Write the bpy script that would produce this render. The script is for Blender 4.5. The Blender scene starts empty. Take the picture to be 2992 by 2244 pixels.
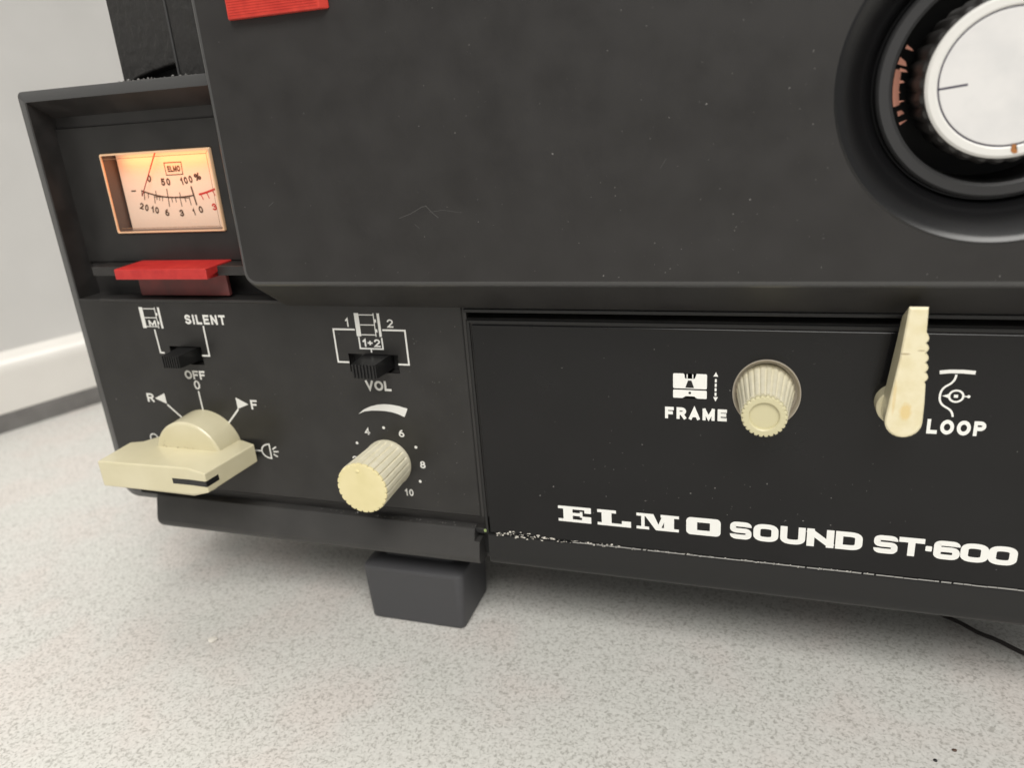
import bpy, bmesh, math, random
from mathutils import Vector, Matrix
random.seed(7)
S = 0.001                                   # all shape data below is in millimetres
sc = bpy.context.scene
COL = sc.collection
R = math.radians

# ------------------------------------------------------------------ camera
cam_d = bpy.data.cameras.new('camera'); cam = bpy.data.objects.new('camera', cam_d); COL.objects.link(cam)
sc.camera = cam
CM = ((0.94977614, 0.30466697, -0.07143756), (0.04121142, -0.34807578, -0.93656013), (-0.31020463, 0.88657842, -0.34314982))
right, down, fwd = (Vector(r) for r in CM)
rot = Matrix((right, -down, -fwd)).transposed().to_4x4()
cam.matrix_world = Matrix.Translation(Vector((230, -200, 160)) * S) @ rot
cam_d.sensor_width = 36; cam_d.lens = 27.036
cam_d.clip_start = 0.01; cam_d.clip_end = 20
cam_d.dof.use_dof = True; cam_d.dof.focus_distance = 0.213; cam_d.dof.aperture_fstop = 13

# ------------------------------------------------------------------ light
w = bpy.data.worlds.new('World'); sc.world = w; w.use_nodes = True
bg = w.node_tree.nodes['Background']; bg.inputs[0].default_value = (1.0, 0.985, 0.96, 1); bg.inputs[1].default_value = 0.36
def area(name, loc, target, sx, sy, power, col):
    d = bpy.data.lights.new(name, 'AREA'); d.shape = 'RECTANGLE'; d.size = sx; d.size_y = sy
    d.energy = power; d.color = col
    o = bpy.data.objects.new(name, d); COL.objects.link(o); o.location = loc
    o.rotation_euler = (Vector(target) - Vector(loc)).to_track_quat('-Z', 'Y').to_euler()
    return o
lamp_ = area('ceiling_lamp', (0.46, -0.86, 1.18), (0.24, -0.14, 0), 1.1, 0.7, 5.8, (1, 0.975, 0.93))
lamp_.data.spread = R(85)
lamp_ = area('ceiling_lamp', (0.16, 0.30, 1.40), (0.20, -0.05, 0), 1.1, 0.5, 5.9, (1, 0.97, 0.92))
lamp_.data.spread = R(120)
vs = sc.view_settings
vs.view_transform = 'Standard'; vs.look = 'None'; vs.exposure = 0; vs.gamma = 1; vs.use_curve_mapping = False

# ------------------------------------------------------------------ materials
def mat(name, base, rough=0.5, spec=0.5, metal=0.0):
    m = bpy.data.materials.new(name); m.use_nodes = True
    b = m.node_tree.nodes['Principled BSDF']
    b.inputs['Base Color'].default_value = (*base, 1); b.inputs['Roughness'].default_value = rough
    b.inputs['Specular IOR Level'].default_value = spec; b.inputs['Metallic'].default_value = metal
    return m
def N(m, typ, **kw):
    n = m.node_tree.nodes.new(typ)
    for k, v in kw.items():
        if k in n.inputs: n.inputs[k].default_value = v
        else: setattr(n, k, v)
    return n
def lk(m, a, ao, b, bi): m.node_tree.links.new(a.outputs[ao], b.inputs[bi])
def coords(m, scale=(1, 1, 1)):
    tc = N(m, 'ShaderNodeTexCoord'); mp = N(m, 'ShaderNodeMapping')
    mp.inputs['Scale'].default_value = tuple(1000 * s for s in scale)
    lk(m, tc, 'Object', mp, 'Vector'); return mp
def ramp(m, stops):
    r = N(m, 'ShaderNodeValToRGB'); e = r.color_ramp.elements
    while len(e) < len(stops): e.new(0.5)
    for i, (p, c) in enumerate(stops):
        e[i].position = p; e[i].color = (*c, 1) if len(c) == 3 else c
    return r
def B(m): return m.node_tree.nodes['Principled BSDF']
def grain(m, scale, strength, dist, mp=None, detail=3):
    mp = mp or coords(m)
    n = N(m, 'ShaderNodeTexNoise', Scale=scale, Detail=detail); bu = N(m, 'ShaderNodeBump', Strength=strength, Distance=dist * S)
    lk(m, mp, 0, n, 'Vector'); lk(m, n, 0, bu, 'Height'); lk(m, bu, 0, B(m), 'Normal')
    return n
def mottle(m, c0, c1, scale, lo=0.35, hi=0.65, detail=5, rough=None, stretch=(1, 1, 1)):
    mp = coords(m, stretch)
    n = N(m, 'ShaderNodeTexNoise', Scale=scale, Detail=detail); r = ramp(m, [(lo, c0), (hi, c1)])
    lk(m, mp, 0, n, 'Vector'); lk(m, n, 0, r, 0); lk(m, r, 0, B(m), 'Base Color')
    if rough:
        q = ramp(m, [(0.3, (rough[0],) * 3), (0.7, (rough[1],) * 3)]); lk(m, n, 0, q, 0); lk(m, q, 0, B(m), 'Roughness')
    return mp

M = {}
M['black'] = mat('black_plastic', (.02, .019, .018), .42)
grain(M['black'], 3.0, .10, .05); mottle(M['black'], (.020, .019, .018), (.030, .028, .027), .12, rough=(.36, .5))
M['panel'] = mat('satin_black_panel', (.02, .019, .018), .4, .42)
grain(M['panel'], 4.0, .08, .04); mottle(M['panel'], (.0175, .0168, .016), (.0245, .0235, .0225), .09, rough=(.30, .40))
M['door'] = mat('matt_black_door', (.03, .029, .028), .5)
grain(M['door'], 1.6, .22, .06, detail=4); mottle(M['door'], (.0165, .0152, .0145), (.0225, .0210, .0202), .10, .3, .75, 6, rough=(.45, .6))
M['gloss'] = mat('gloss_black_plate', (.012, .012, .012), .2, .3)
grain(M['gloss'], 2.2, .025, .03); mottle(M['gloss'], (.0065, .0065, .007), (.0085, .0085, .009), .05, rough=(.17, .24))
M['trim'] = mat('black_trim', (.012, .012, .012), .36, .4); grain(M['trim'], 5, .06, .03)
M['bowl'] = mat('semi_gloss_black', (.006, .006, .0065), .27)
M['deep'] = mat('inner_black', (.006, .006, .006), .6)
M['rubber'] = mat('black_rubber', (.056, .056, .060), .5); grain(M['rubber'], 1.5, .12, .05)
M['crinkle'] = mat('crinkle_black_paint', (.022, .021, .020), .48)
mpc = coords(M['crinkle'], (1, 1, .6)); grain(M['crinkle'], .4, .75, 1.2, mpc, 3)
M['white'] = mat('white_print', (.74, .735, .70), .5)
M['badge'] = mat('white_badge_print', (.88, .88, .84), .45)
M['ivory'] = mat('ivory_plastic', (.67, .62, .47), .36); mottle(M['ivory'], (.645, .59, .395), (.70, .645, .45), .11, .25, .75, 3, rough=(.17, .25))
M['aged'] = mat('yellowed_ivory', (.80, .68, .38), .42); mottle(M['aged'], (.74, .655, .35), (.80, .71, .41), .16)
m = M['leverface'] = mat('stained_ivory_face', (.78, .70, .47), .4); mp = mottle(m, (.75, .67, .43), (.81, .74, .52), .35)
src = B(m).inputs['Base Color'].links[0].from_node; prev = src
def blot(c, size, col, amt):      # a stain with a place and shape of its own
    global prev
    mp2 = N(m, 'ShaderNodeMapping', vector_type='POINT'); tc = N(m, 'ShaderNodeTexCoord'); sx, sz = size
    mp2.inputs['Scale'].default_value = (1000 / sx, 0, 1000 / sz); mp2.inputs['Location'].default_value = (-c[0] / sx, 0, -c[1] / sz)
    lk(m, tc, 'Object', mp2, 'Vector'); ln = N(m, 'ShaderNodeVectorMath', operation='LENGTH'); nz = N(m, 'ShaderNodeTexNoise', Scale=2.5)
    lk(m, mp2, 0, nz, 'Vector'); va = N(m, 'ShaderNodeVectorMath', operation='ADD'); vs_ = N(m, 'ShaderNodeVectorMath', operation='SCALE'); vs_.inputs['Scale'].default_value = .5
    lk(m, nz, 'Color', vs_, 0); lk(m, mp2, 0, va, 0); lk(m, vs_, 0, va, 1); sb = N(m, 'ShaderNodeVectorMath', operation='SUBTRACT'); sb.inputs[1].default_value = (.25, .25, .25); lk(m, va, 0, sb, 0)
    lk(m, sb, 0, ln, 0); r = ramp(m, [(.6, (amt,) * 3), (1.0, (0, 0, 0))]); lk(m, ln, 'Value', r, 0)
    mx_ = N(m, 'ShaderNodeMix', data_type='RGBA'); mx_.inputs[7].default_value = (*col, 1); lk(m, r, 0, mx_, 0); lk(m, prev, 0 if prev.type != 'MIX' else 2, mx_, 6); lk(m, mx_, 2, B(m), 'Base Color'); prev = mx_
blot((262.3, 84.6), (1.5, 2.6), (.74, .56, .24), .8); blot((260.9, 99.0), (1.3, .28), (.36, .27, .13), .75); blot((264.2, 99.9), (1.0, .25), (.36, .27, .13), .6); blot((259.6, 88), (.45, 5), (.70, .52, .22), .5)
M['pale'] = mat('pale_ivory', (.72, .69, .56), .4); mottle(M['pale'], (.70, .655, .49), (.76, .715, .56), .3)
M['sleeve'] = mat('grey_ivory', (.40, .36, .30), .4)
M['red'] = mat('red_plastic', (.50, .026, .024), .36); mottle(M['red'], (.46, .022, .022), (.55, .035, .030), .3)
M['dull'] = mat('dusty_shaded_red', (.17, .045, .042), .55); mottle(M['dull'], (.14, .045, .042), (.22, .05, .046), .12)  # dust and the shade under the lever are both in this darker red
M['clip'] = mat('bright_red_plastic', (.56, .035, .022), .42); mottle(M['clip'], (.50, .03, .02), (.60, .045, .028), .4)
M['band'] = mat('black_band', (.012, .012, .012), .3)
M['disc'] = mat('silver_white_disc', (.70, .69, .68), .5); mottle(M['disc'], (.66, .655, .65), (.72, .71, .70), .15)
M['ring'] = mat('white_rim', (.74, .73, .70), .32)
M['line'] = mat('blue_grey_ink', (.035, .03, .055), .5)
M['edge'] = mat('polished_highlight_edge', (.050, .050, .050), .3, .6); grain(M['edge'], 2.0, .08, .04)  # polished, worn bevels; base lightened so the colour carries their highlight
M['skirt'] = mat('satin_grey_black', (.05, .049, .047), .4); grain(M['skirt'], 4.0, .08, .04); mottle(M['skirt'], (.034, .033, .032), (.044, .0425, .041), .07)
M['capivory'] = mat('ivory_cap', (.60, .555, .35), .36)
M['lip'] = mat('grey_black_lip', (.035, .035, .036), .42)
M['copper'] = mat('copper', (.85, .40, .29), .38, metal=.45)
M['rust'] = mat('rust_stain', (.38, .15, .04), .6)
M['dust'] = mat('grey_dust', (.20, .195, .185), .8)
M['green'] = mat('green_speck', (.25, .33, .12), .7)
M['grime'] = mat('brown_grime', (.26, .20, .11), .7)
M['mark'] = mat('pale_scuff', (.075, .073, .07), .6)
M['flake'] = mat('white_flakes', (.66, .63, .57), .8)
M['scuff'] = mat('worn_edge', (.22, .215, .20), .6)
M['cord'] = mat('dark_cord', (.022, .018, .016), .7); grain(M['cord'], 2.5, .5, .3)
M['card'] = mat('dial_card', (.70, .64, .58), .6); B(M['card']).inputs['Emission Color'].default_value = (1, .52, .27, 1); B(M['card']).inputs['Emission Strength'].default_value = .26   # back-lit translucent dial
M['ink'] = mat('brown_ink', (.075, .04, .025), .6)
M['redink'] = mat('red_ink', (.60, .03, .03), .6)
M['tint'] = mat('window_bevel_line', (.30, .15, .07), .4)
M['needle'] = mat('needle_red', (.30, .03, .025), .5)
M['shade'] = mat('meter_shaded_wall', (.10, .085, .08), .4)  # shadow on the inner walls is put into this dark colour
m = M['clear'] = bpy.data.materials.new('clear_plastic'); m.use_nodes = True
nt = m.node_tree; nt.nodes.remove(B(m)); out = nt.nodes['Material Output']
tr = N(m, 'ShaderNodeBsdfTransparent'); tr.inputs[0].default_value = (.94, .93, .91, 1)
gl = N(m, 'ShaderNodeBsdfGlossy'); gl.inputs['Roughness'].default_value = .06
lw = N(m, 'ShaderNodeLayerWeight', Blend=.18); mx = N(m, 'ShaderNodeMixShader')
ma = N(m, 'ShaderNodeMath', operation='MULTIPLY'); ma.inputs[1].default_value = .5
lk(m, lw, 'Fresnel', ma, 0); lk(m, ma, 0, mx, 0); lk(m, tr, 0, mx, 1); lk(m, gl, 0, mx, 2); lk(m, mx, 0, out, 'Surface')
m = M['lens_edge'] = mat('lamp_glow_edge', (.86, .56, .34), .2)      # the lamp's glow in the moulded window edge is put into this orange base
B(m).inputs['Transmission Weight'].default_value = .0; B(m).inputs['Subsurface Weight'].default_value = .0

# speckled laminate
m = M['laminate'] = mat('speckled_laminate', (.5, .48, .45), .42)
mp = coords(m)
n0 = N(m, 'ShaderNodeTexNoise', Scale=.45, Detail=2); lk(m, mp, 0, n0, 'Vector')
av = N(m, 'ShaderNodeVectorMath', operation='SCALE'); av.inputs['Scale'].default_value = 1.7
lk(m, n0, 'Color', av, 0); ad = N(m, 'ShaderNodeVectorMath', operation='ADD'); lk(m, mp, 0, ad, 0); lk(m, av, 0, ad, 1)
n1 = N(m, 'ShaderNodeTexNoise', Scale=1.05, Detail=2.0, Roughness=.5, Distortion=.5); lk(m, ad, 0, n1, 'Vector')
r1 = ramp(m, [(.30, (.39, .38, .36)), (.385, (.475, .465, .44)), (.44, (.565, .555, .535)), (.52, (.61, .60, .58)), (.64, (.655, .645, .625))]); lk(m, n1, 0, r1, 0)
n2 = N(m, 'ShaderNodeTexNoise', Scale=.03, Detail=3); lk(m, mp, 0, n2, 'Vector')
r2 = ramp(m, [(.38, (.985, .945, .92)), (.5, (.97, .965, .945)), (.62, (.96, .97, .945))]); lk(m, n2, 0, r2, 0)
mm = N(m, 'ShaderNodeMix', data_type='RGBA', blend_type='MULTIPLY'); mm.inputs[0].default_value = 1
lk(m, r1, 0, mm, 6); lk(m, r2, 0, mm, 7); lk(m, mm, 2, B(m), 'Base Color')
M['wall'] = mat('painted_wall', (.8, .78, .74), .55); mottle(M['wall'], (.62, .61, .59), (.66, .65, .63), .02)
M['upstand'] = mat('cream_plastic', (.64, .60, .53), .22); mottle(M['upstand'], (.73, .705, .66), (.77, .745, .70), .03)
M['seal'] = mat('grey_black_skirting', (.13, .125, .12), .45); mottle(M['seal'], (.14, .134, .128), (.19, .182, .175), .08)

# ------------------------------------------------------------------ mesh helpers
def link(name, bm, m, parent=None, bevel=0, seg=2, angle=35, smooth=True):
    me = bpy.data.meshes.new(name)
    bmesh.ops.remove_doubles(bm, verts=bm.verts, dist=1e-4)
    bmesh.ops.recalc_face_normals(bm, faces=bm.faces)
    bmesh.ops.scale(bm, vec=(S, S, S), verts=bm.verts)
    bm.to_mesh(me); bm.free()
    for mt in (m if isinstance(m, (list, tuple)) else [m]): me.materials.append(mt)
    o = bpy.data.objects.new(name, me); COL.objects.link(o)
    if parent: o.parent = parent
    if smooth:
        me.shade_smooth(); me.set_sharp_from_angle(angle=R(angle)); flat_faces(me)
    if bevel:
        b = o.modifiers.new('bevel', 'BEVEL'); b.width = bevel * S; b.segments = seg; b.limit_method = 'ANGLE'; b.angle_limit = R(28)
        b.harden_normals = True
    return o
def flat_faces(me):
    for p in me.polygons:
        if abs(p.normal.y) > .9997 or len(p.vertices) > 24: p.use_smooth = False
def rings(bm, rs, caps=True, closed=True, mi=0):
    vs = [[bm.verts.new(p) for p in r] for r in rs]
    n = len(vs[0])
    for a, b in zip(vs, vs[1:]):
        for i in range(n if closed else n - 1):
            j = (i + 1) % n
            f = bm.faces.new((a[i], a[j], b[j], b[i])); f.material_index = mi
    if caps:
        bm.faces.new(vs[0]).material_index = mi; bm.faces.new(list(reversed(vs[-1]))).material_index = mi
    return vs
def box(bm, x0, x1, y0, y1, z0, z1):
    rings(bm, [[(x0, y, z0), (x1, y, z0), (x1, y, z1), (x0, y, z1)] for y in (y0, y1)])
def rrect(x0, x1, z0, z1, r, seg=6, inset=0):
    """r: radius or (bottom-left, bottom-right, top-right, top-left)"""
    r = (r,) * 4 if not isinstance(r, (tuple, list)) else r
    x0 += inset; x1 -= inset; z0 += inset; z1 -= inset
    p = []
    for (cx, cz, sx, sz, a0), q in zip(((x0, z0, 1, 1, 180), (x1, z0, -1, 1, 270), (x1, z1, -1, -1, 0), (x0, z1, 1, -1, 90)), r):
        q = max(q - inset, .02)
        for k in range(seg + 1):
            a = R(a0 + 90 * k / seg); p.append((cx + sx * q + q * math.cos(a), cz + sz * q + q * math.sin(a)))
    return p
def loft(bm, prof, steps, mi=0):
    """prof(inset) -> list of (x,z); steps: list of (y, inset)"""
    return rings(bm, [[(x, y, z) for x, z in prof(i)] for y, i in steps], mi=mi)
def prism(bm, pts, y0, y1): rings(bm, [[(x, y0, z) for x, z in pts], [(x, y1, z) for x, z in pts]])
def lathe(bm, cx, cz, prof, n=64, fl=None, caps=True, mi=0, sx=1, sz=1):
    """prof: (r, y[, flute weight]); axis along Y"""
    rs = []
    for q in prof:
        ring = []
        for k in range(n):
            a = 2 * math.pi * k / n
            r = q[0] + (fl(a) * q[2] if fl and len(q) > 2 else 0)
            ring.append((cx + r * sx * math.cos(a), q[1], cz + r * sz * math.sin(a)))
        rs.append(ring)
    return rings(bm, rs, caps=caps, mi=mi)
def cut(o, *bms):
    for bm in bms:
        c = link('cutter', bm, M['deep'], smooth=False)
        mo = o.modifiers.new('cut', 'BOOLEAN'); mo.operation = 'DIFFERENCE'; mo.object = c; mo.solver = 'EXACT'
        bpy.context.view_layer.update()
        me = bpy.data.meshes.new_from_object(o.evaluated_get(bpy.context.evaluated_depsgraph_get()))
        o.modifiers.remove(mo); old = o.data; o.data = me
        cd = c.data; bpy.data.objects.remove(c); bpy.data.meshes.remove(cd); bpy.data.meshes.remove(old)
    o.data.shade_smooth(); o.data.set_sharp_from_angle(angle=R(32)); flat_faces(o.data)
def boxbm(*a):
    bm = bmesh.new(); box(bm, *a); return bm
def cylbm(cx, cz, prof, **k):
    bm = bmesh.new(); lathe(bm, cx, cz, prof, **k); return bm

# ------------------------------------------------------------------ flat printing (strokes)
class Print:
    """flat marks lying on a plane y = const, each stroke a hair above the one before"""
    def __init__(s, y): s.bm = bmesh.new(); s.y = y; s.k = 0
    def _y(s): s.k += 1; return s.y - .02 - .004 * (s.k % 12)
    def poly(s, pts):
        y = s._y(); s.bm.faces.new([s.bm.verts.new((x, y, z)) for x, z in pts])
    def rect(s, x0, x1, z0, z1): s.poly([(x0, z0), (x1, z0), (x1, z1), (x0, z1)])
    def disc(s, x, z, r, n=16, e=1): s.poly([(x + r * math.cos(2 * math.pi * k / n), z + r * e * math.sin(2 * math.pi * k / n)) for k in range(n)])
    def ring(s, po, pi):
        y = s._y(); a = [s.bm.verts.new((x, y, z)) for x, z in po]; b = [s.bm.verts.new((x, y, z)) for x, z in pi]
        for i in range(len(a)):
            j = (i + 1) % len(a); s.bm.faces.new((a[i], a[j], b[j], b[i]))
    def line(s, pts, t, closed=False, cap=True, f=lambda p: p):
        P = [Vector(p) for p in pts]; n = len(P)
        Q = []
        for p in P:
            if not Q or (p - Q[-1]).length > 1e-6: Q.append(p)
        if closed and (Q[0] - Q[-1]).length < 1e-6: Q.pop()
        P = Q; n = len(P)
        if n < 2: return
        if cap and not closed:
            P[0] = P[0] - (P[1] - P[0]).normalized() * t / 2; P[-1] = P[-1] + (P[-1] - P[-2]).normalized() * t / 2
        L, Rr = [], []
        for i in range(n):
            a = P[i] - P[i - 1] if (i or closed) else P[1] - P[0]
            b = P[(i + 1) % n] - P[i] if (i < n - 1 or closed) else a
            a = a.normalized(); b = b.normalized()
            na, nb = Vector((-a.y, a.x)), Vector((-b.y, b.x)); m = (na + nb)
            m = na if m.length < .2 else m.normalized(); d = max(m.dot(na), .42)
            L.append(P[i] + m * (t / 2 / d)); Rr.append(P[i] - m * (t / 2 / d))
        y = s._y()
        l = [s.bm.verts.new((f(p)[0], y, f(p)[1])) for p in L]; r = [s.bm.verts.new((f(p)[0], y, f(p)[1])) for p in Rr]
        for i in range(n if closed else n - 1):
            j = (i + 1) % n; s.bm.faces.new((l[i], r[i], r[j], l[j]))
    def text(s, txt, x0, x1, z0, z1, t, glyphs=None, gap=.28, rot=0):
        """fits txt into the box; t is stroke over height"""
        G = glyphs or GL; ws = []
        for ch in txt: ws.append(G[ch][0] + t if ch != ' ' else .3)
        tot = sum(ws) + gap * (len(txt) - 1); H = z1 - z0; kx = (x1 - x0) / tot
        c = Vector(((x0 + x1) / 2, (z0 + z1) / 2)); ca, sa = math.cos(R(rot)), math.sin(R(rot))
        x = 0
        for ch, wd in zip(txt, ws):
            if ch != ' ':
                for st in G[ch][1]:
                    cl = st[0] == 'c'; nc = st[0] == 'n'; pts = st[1:] if cl or nc else st
                    pp = [(x + t / 2 + px, t / 2 + py * (1 - t)) for px, py in pts]
                    def f(p):
                        d = Vector((x0 + p[0] * kx, z0 + p[1] * H)) - c
                        return (c.x + d.x * ca - d.y * sa, c.y + d.x * sa + d.y * ca)
                    s.line(pp, t, closed=cl, cap=not nc, f=f)
            x += wd + gap
    def done(s, name, m, parent):
        me = bpy.data.meshes.new(name)
        bmesh.ops.triangulate(s.bm, faces=[f for f in s.bm.faces if len(f.verts) > 4])
        for f in s.bm.faces:
            f.normal_update()
            if f.normal.y > 0: f.normal_flip()
        bmesh.ops.scale(s.bm, vec=(S, S, S), verts=s.bm.verts); s.bm.to_mesh(me); s.bm.free(); me.materials.append(m)
        o = bpy.data.objects.new(name, me); COL.objects.link(o); o.parent = parent; return o
def arc(cx, cy, rx, ry, a0, a1, n=12):
    return [(cx + rx * math.cos(R(a0 + (a1 - a0) * k / n)), cy + ry * math.sin(R(a0 + (a1 - a0) * k / n))) for k in range(n + 1)]
def fil(pts, r, closed=False, n=5):
    o = []; m = len(pts)
    for i, p in enumerate(pts):
        if not closed and i in (0, m - 1): o.append(p); continue
        p = Vector(p); a = Vector(pts[i - 1]) - p; b = Vector(pts[(i + 1) % m]) - p
        ea = 1 if (not closed and i - 1 == 0) else .5; eb = 1 if (not closed and i + 1 == m - 1) else .5; q = min(r, a.length * ea, b.length * eb); A = p + a.normalized() * q; C = p + b.normalized() * q
        for k in range(n + 1):
            u = k / n; v = A * (1 - u) ** 2 + p * 2 * u * (1 - u) + C * u * u; o.append((v.x, v.y))
    return o
_stem = [(0, 0), (0, 1)]
_bowl = [(.1, 1), (.32, 1)] + arc(.32, .74, .27, .26, 90, -90) + [(.1, .48)]
_O = ['c'] + arc(.36, .5, .36, .5, 0, 360, 28)
GL = {
 'I': (0, [[(0, 0), (0, 1)]]), 'L': (.5, [[(0, 1), (0, 0), (.5, 0)]]),
 'E': (.54, [[(.54, 1), (0, 1), (0, 0), (.54, 0)], [(.1, .52), (.48, .52)]]),
 'F': (.52, [[(.52, 1), (0, 1), (0, 0)], [(.1, .5), (.44, .5)]]),
 'N': (.6, [[(0, 0), (0, 1)], [(.03, .97), (.57, .03)], [(.6, 0), (.6, 1)]]),
 'T': (.6, [[(0, 1), (.6, 1)], [(.3, .92), (.3, 0)]]), 'O': (.72, [_O]), 'V': (.62, [[(0, 1), (.31, .02), (.62, 1)]]),
 'S': (.58, [arc(.29, .755, .27, .245, 28, 262, 16) + arc(.29, .25, .29, .25, 82, -152, 16)]),
 'R': (.6, [_stem, _bowl, [(.34, .44), (.58, 0)]]), 'P': (.58, [_stem, _bowl]),
 'M': (.8, [[(0, 0), (0, 1)], [(.02, .98), (.4, .1), (.78, .98)], [(.8, 1), (.8, 0)]]),
 'A': (.68, [[(0, 0), (.34, 1), (.68, 0)], [(.16, .3), (.52, .3)]]),
 '0': (.5, [['c'] + arc(.25, .5, .25, .5, 0, 360, 24)]), '1': (.2, [[(0, .76), (.2, 1), (.2, 0)]]),
 '2': (.52, [arc(.26, .72, .26, .28, 165, -30, 12) + [(0, 0), (.52, 0)]]),
 '3': (.5, [arc(.24, .75, .24, .25, 160, -85, 12), arc(.24, .26, .27, .26, 85, -160, 12)]),
 '4': (.56, [[(.4, 0), (.4, 1), (0, .28), (.56, .28)]]),
 '5': (.5, [[(.46, 1), (.06, 1), (.02, .52)] + arc(.23, .32, .27, .32, 130, -155, 12)]),
 '6': (.52, [['c'] + arc(.26, .3, .26, .3, 0, 360, 20), arc(.4, .3, .4, .7, 178, 100, 8)]),
 '8': (.5, [['c'] + arc(.25, .76, .21, .24, 0, 360, 18), ['c'] + arc(.25, .26, .25, .26, 0, 360, 18)]),
 '+': (.4, [[(0, .5), (.4, .5)], [(.2, .28), (.2, .72)]]),
 '%': (.8, [['c'] + arc(.16, .78, .15, .2, 0, 360, 12), ['c'] + arc(.64, .22, .15, .2, 0, 360, 12), [(.62, 1), (.18, 0)]]),
}
W = .70
EX = {  # wide squared bold letters
 'S': (W, [['n'] + fil([(W, .79), (W, 1), (0, 1), (0, .5), (W, .5), (W, 0), (0, 0), (0, .21)], .19)]),
 'O': (W, [['c'] + fil([(0, 0), (W, 0), (W, 1), (0, 1)], .3, True)]), '0': (W, [['c'] + fil([(0, 0), (W, 0), (W, 1), (0, 1)], .3, True)]),
 'U': (W, [fil([(0, 1), (0, 0), (W, 0), (W, 1)], .3)]),
 'N': (W, [[(0, 0), (0, 1)], [(.02, .94), (W - .02, .06)], [(W, 0), (W, 1)]]),
 'D': (W, [['c', (0, 0)] + fil([(0, 0), (W, 0), (W, 1), (0, 1)], .3)[1:-1] + [(0, 1)]]),
 'T': (W, [[(0, 1), (W, 1)], [(W / 2, .9), (W / 2, 0)]]),
 '6': (W, [['n'] + fil([(W, .80), (W, 1), (0, 1), (0, .3)], .19), ['c'] + fil([(0, 0), (W, 0), (W, .55), (0, .55)], .22, True)]),
}

# ================================================================== setting
T = Vector((.380, .925)).normalized(); Nn = Vector((-T.y, T.x)); B0 = Vector((-217.2, 114.4)); TZ = -10.0
def vpt(a, off, z): p = B0 + T * a + Nn * off; return (p.x, p.y, z)
bm = bmesh.new()
q = [vpt(-900, .5, 0), vpt(1500, .5, 0), vpt(1500, -1500, 0), vpt(-900, -1500, 0)]
rings(bm, [[(x, y, TZ) for x, y, _ in q], [(x, y, TZ - 38) for x, y, _ in q]])
counter = link('countertop', bm, M['laminate'], smooth=False); counter['kind'] = 'structure'
counter['label'] = 'pale grey speckled laminate countertop under the black projector'; counter['category'] = 'countertop'
def along(name, prof, m, parent=None):
    bm = bmesh.new(); rings(bm, [[vpt(a, o, z) for o, z in prof] for a in (-900, 1500)]); return link(name, bm, m, parent)
sk = along('skirting_strip', [(0, TZ), (0, .2), (.8, 1.2), (20, 1.2), (20, TZ)], M['seal']); sk['kind'] = 'structure'
sk['label'] = 'dark grey strip along the back edge of the speckled countertop'; sk['category'] = 'skirting strip'
up = along('upstand', [(1, 1.2), (-.2, 2.0), (-.2, 26), (.3, 29.5), (2.2, 32.6), (5, 34.2), (13, 36.4), (13.5, 36.6), (24, 36.6), (24, 1.2)], M['upstand'])
up['kind'] = 'structure'; up['label'] = 'cream plastic upstand with rounded shiny top above dark strip'; up['category'] = 'upstand'
wl = along('wall', [(14, 36.6), (14, 900), (60, 900), (60, 36.6)], M['wall']); wl['kind'] = 'structure'
wl['label'] = 'plain pale grey wall behind the projector'; wl['category'] = 'wall'

# ================================================================== projector
P = bpy.data.objects.new('film_projector', None); COL.objects.link(P); P.location = (0, 0, 0)
P['label'] = 'black vintage film projector with ivory knobs and glowing level meter on speckled counter'; P['category'] = 'film projector'
XR = 336
# housing
def bay():
    b = bmesh.new()
    rings(b, [[(4.0 + .06 * (y + 2), y, 107), (120, y, 107), (120, y, zt), (4.0 + .06 * (y + 2), y, zt)] for y, zt in ((-2, 172.5), (9.2, 165.9))]); return b
bm = bmesh.new()
hp = lambda i: rrect(0, XR, 29.5, 174.4, (6, 4, 3, 1.8), 6, i)
loft(bm, hp, [(.5, 3.5), (1.25, .45), (1.6, .1), (2.6, 0), (150, 0), (152, 2)])
bm.faces.ensure_lookup_table()
for f in bm.faces:
    if len(f.verts) == 4 and max(v.co.y for v in f.verts) < 2.0: f.material_index = 1
housing = link('housing', bm, [M['black'], M['edge']], P)
cut(housing, bay(), boxbm(9, 150, -2, 3.0, 32.0, 36.6), boxbm(20.6, 64.3, 2, 15.4, 127.8, 153.85), boxbm(147.4, XR - 4, -2, 7, 102.2, 104.0),
    cylbm(230.9, 82.9, [(9.3, -2), (9.3, 14)], n=48), cylbm(275.2, 157.5, [(21.5, -2), (21.5, 22)], n=64),
    boxbm(38.4, 51.4, -2, 5, 84.6, 91.0), boxbm(106.9, 124.0, -2, 5, 84.4, 90.4))
# control panel (also frames the meter bay)
bm = bmesh.new()
loft(bm, lambda i: rrect(3.6, 146.2, 36.4, 107.1, (3, .4, .4, .4), 4, i), [(0, .5), (.25, .12), (.5, 0), (1.0, 0)])
panel = link('control_panel', bm, M['panel'], P)
cut(panel, boxbm(38.4, 51.4, -2, 5, 84.6, 91.0), boxbm(106.9, 124.0, -2, 5, 84.4, 90.4))
# meter bay details
bm = bmesh.new(); box(bm, 13.0, 110, .5, 9.6, 115, 118.1); link('bay_ledge', bm, M['black'], P, bevel=.3)
bm = bmesh.new(); box(bm, 4.2, 110, 8.3, 9.8, 118.2, 162.6); ms = link('meter_surround', bm, M['panel'], P, bevel=.3); cut(ms, boxbm(20.6, 64.3, 3, 14, 127.8, 153.85))
bm = bmesh.new(); box(bm, 13.5, 140, -.3, .8, 106.3, 107.3); link('panel_lip', bm, M['black'], P, bevel=.3)
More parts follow.
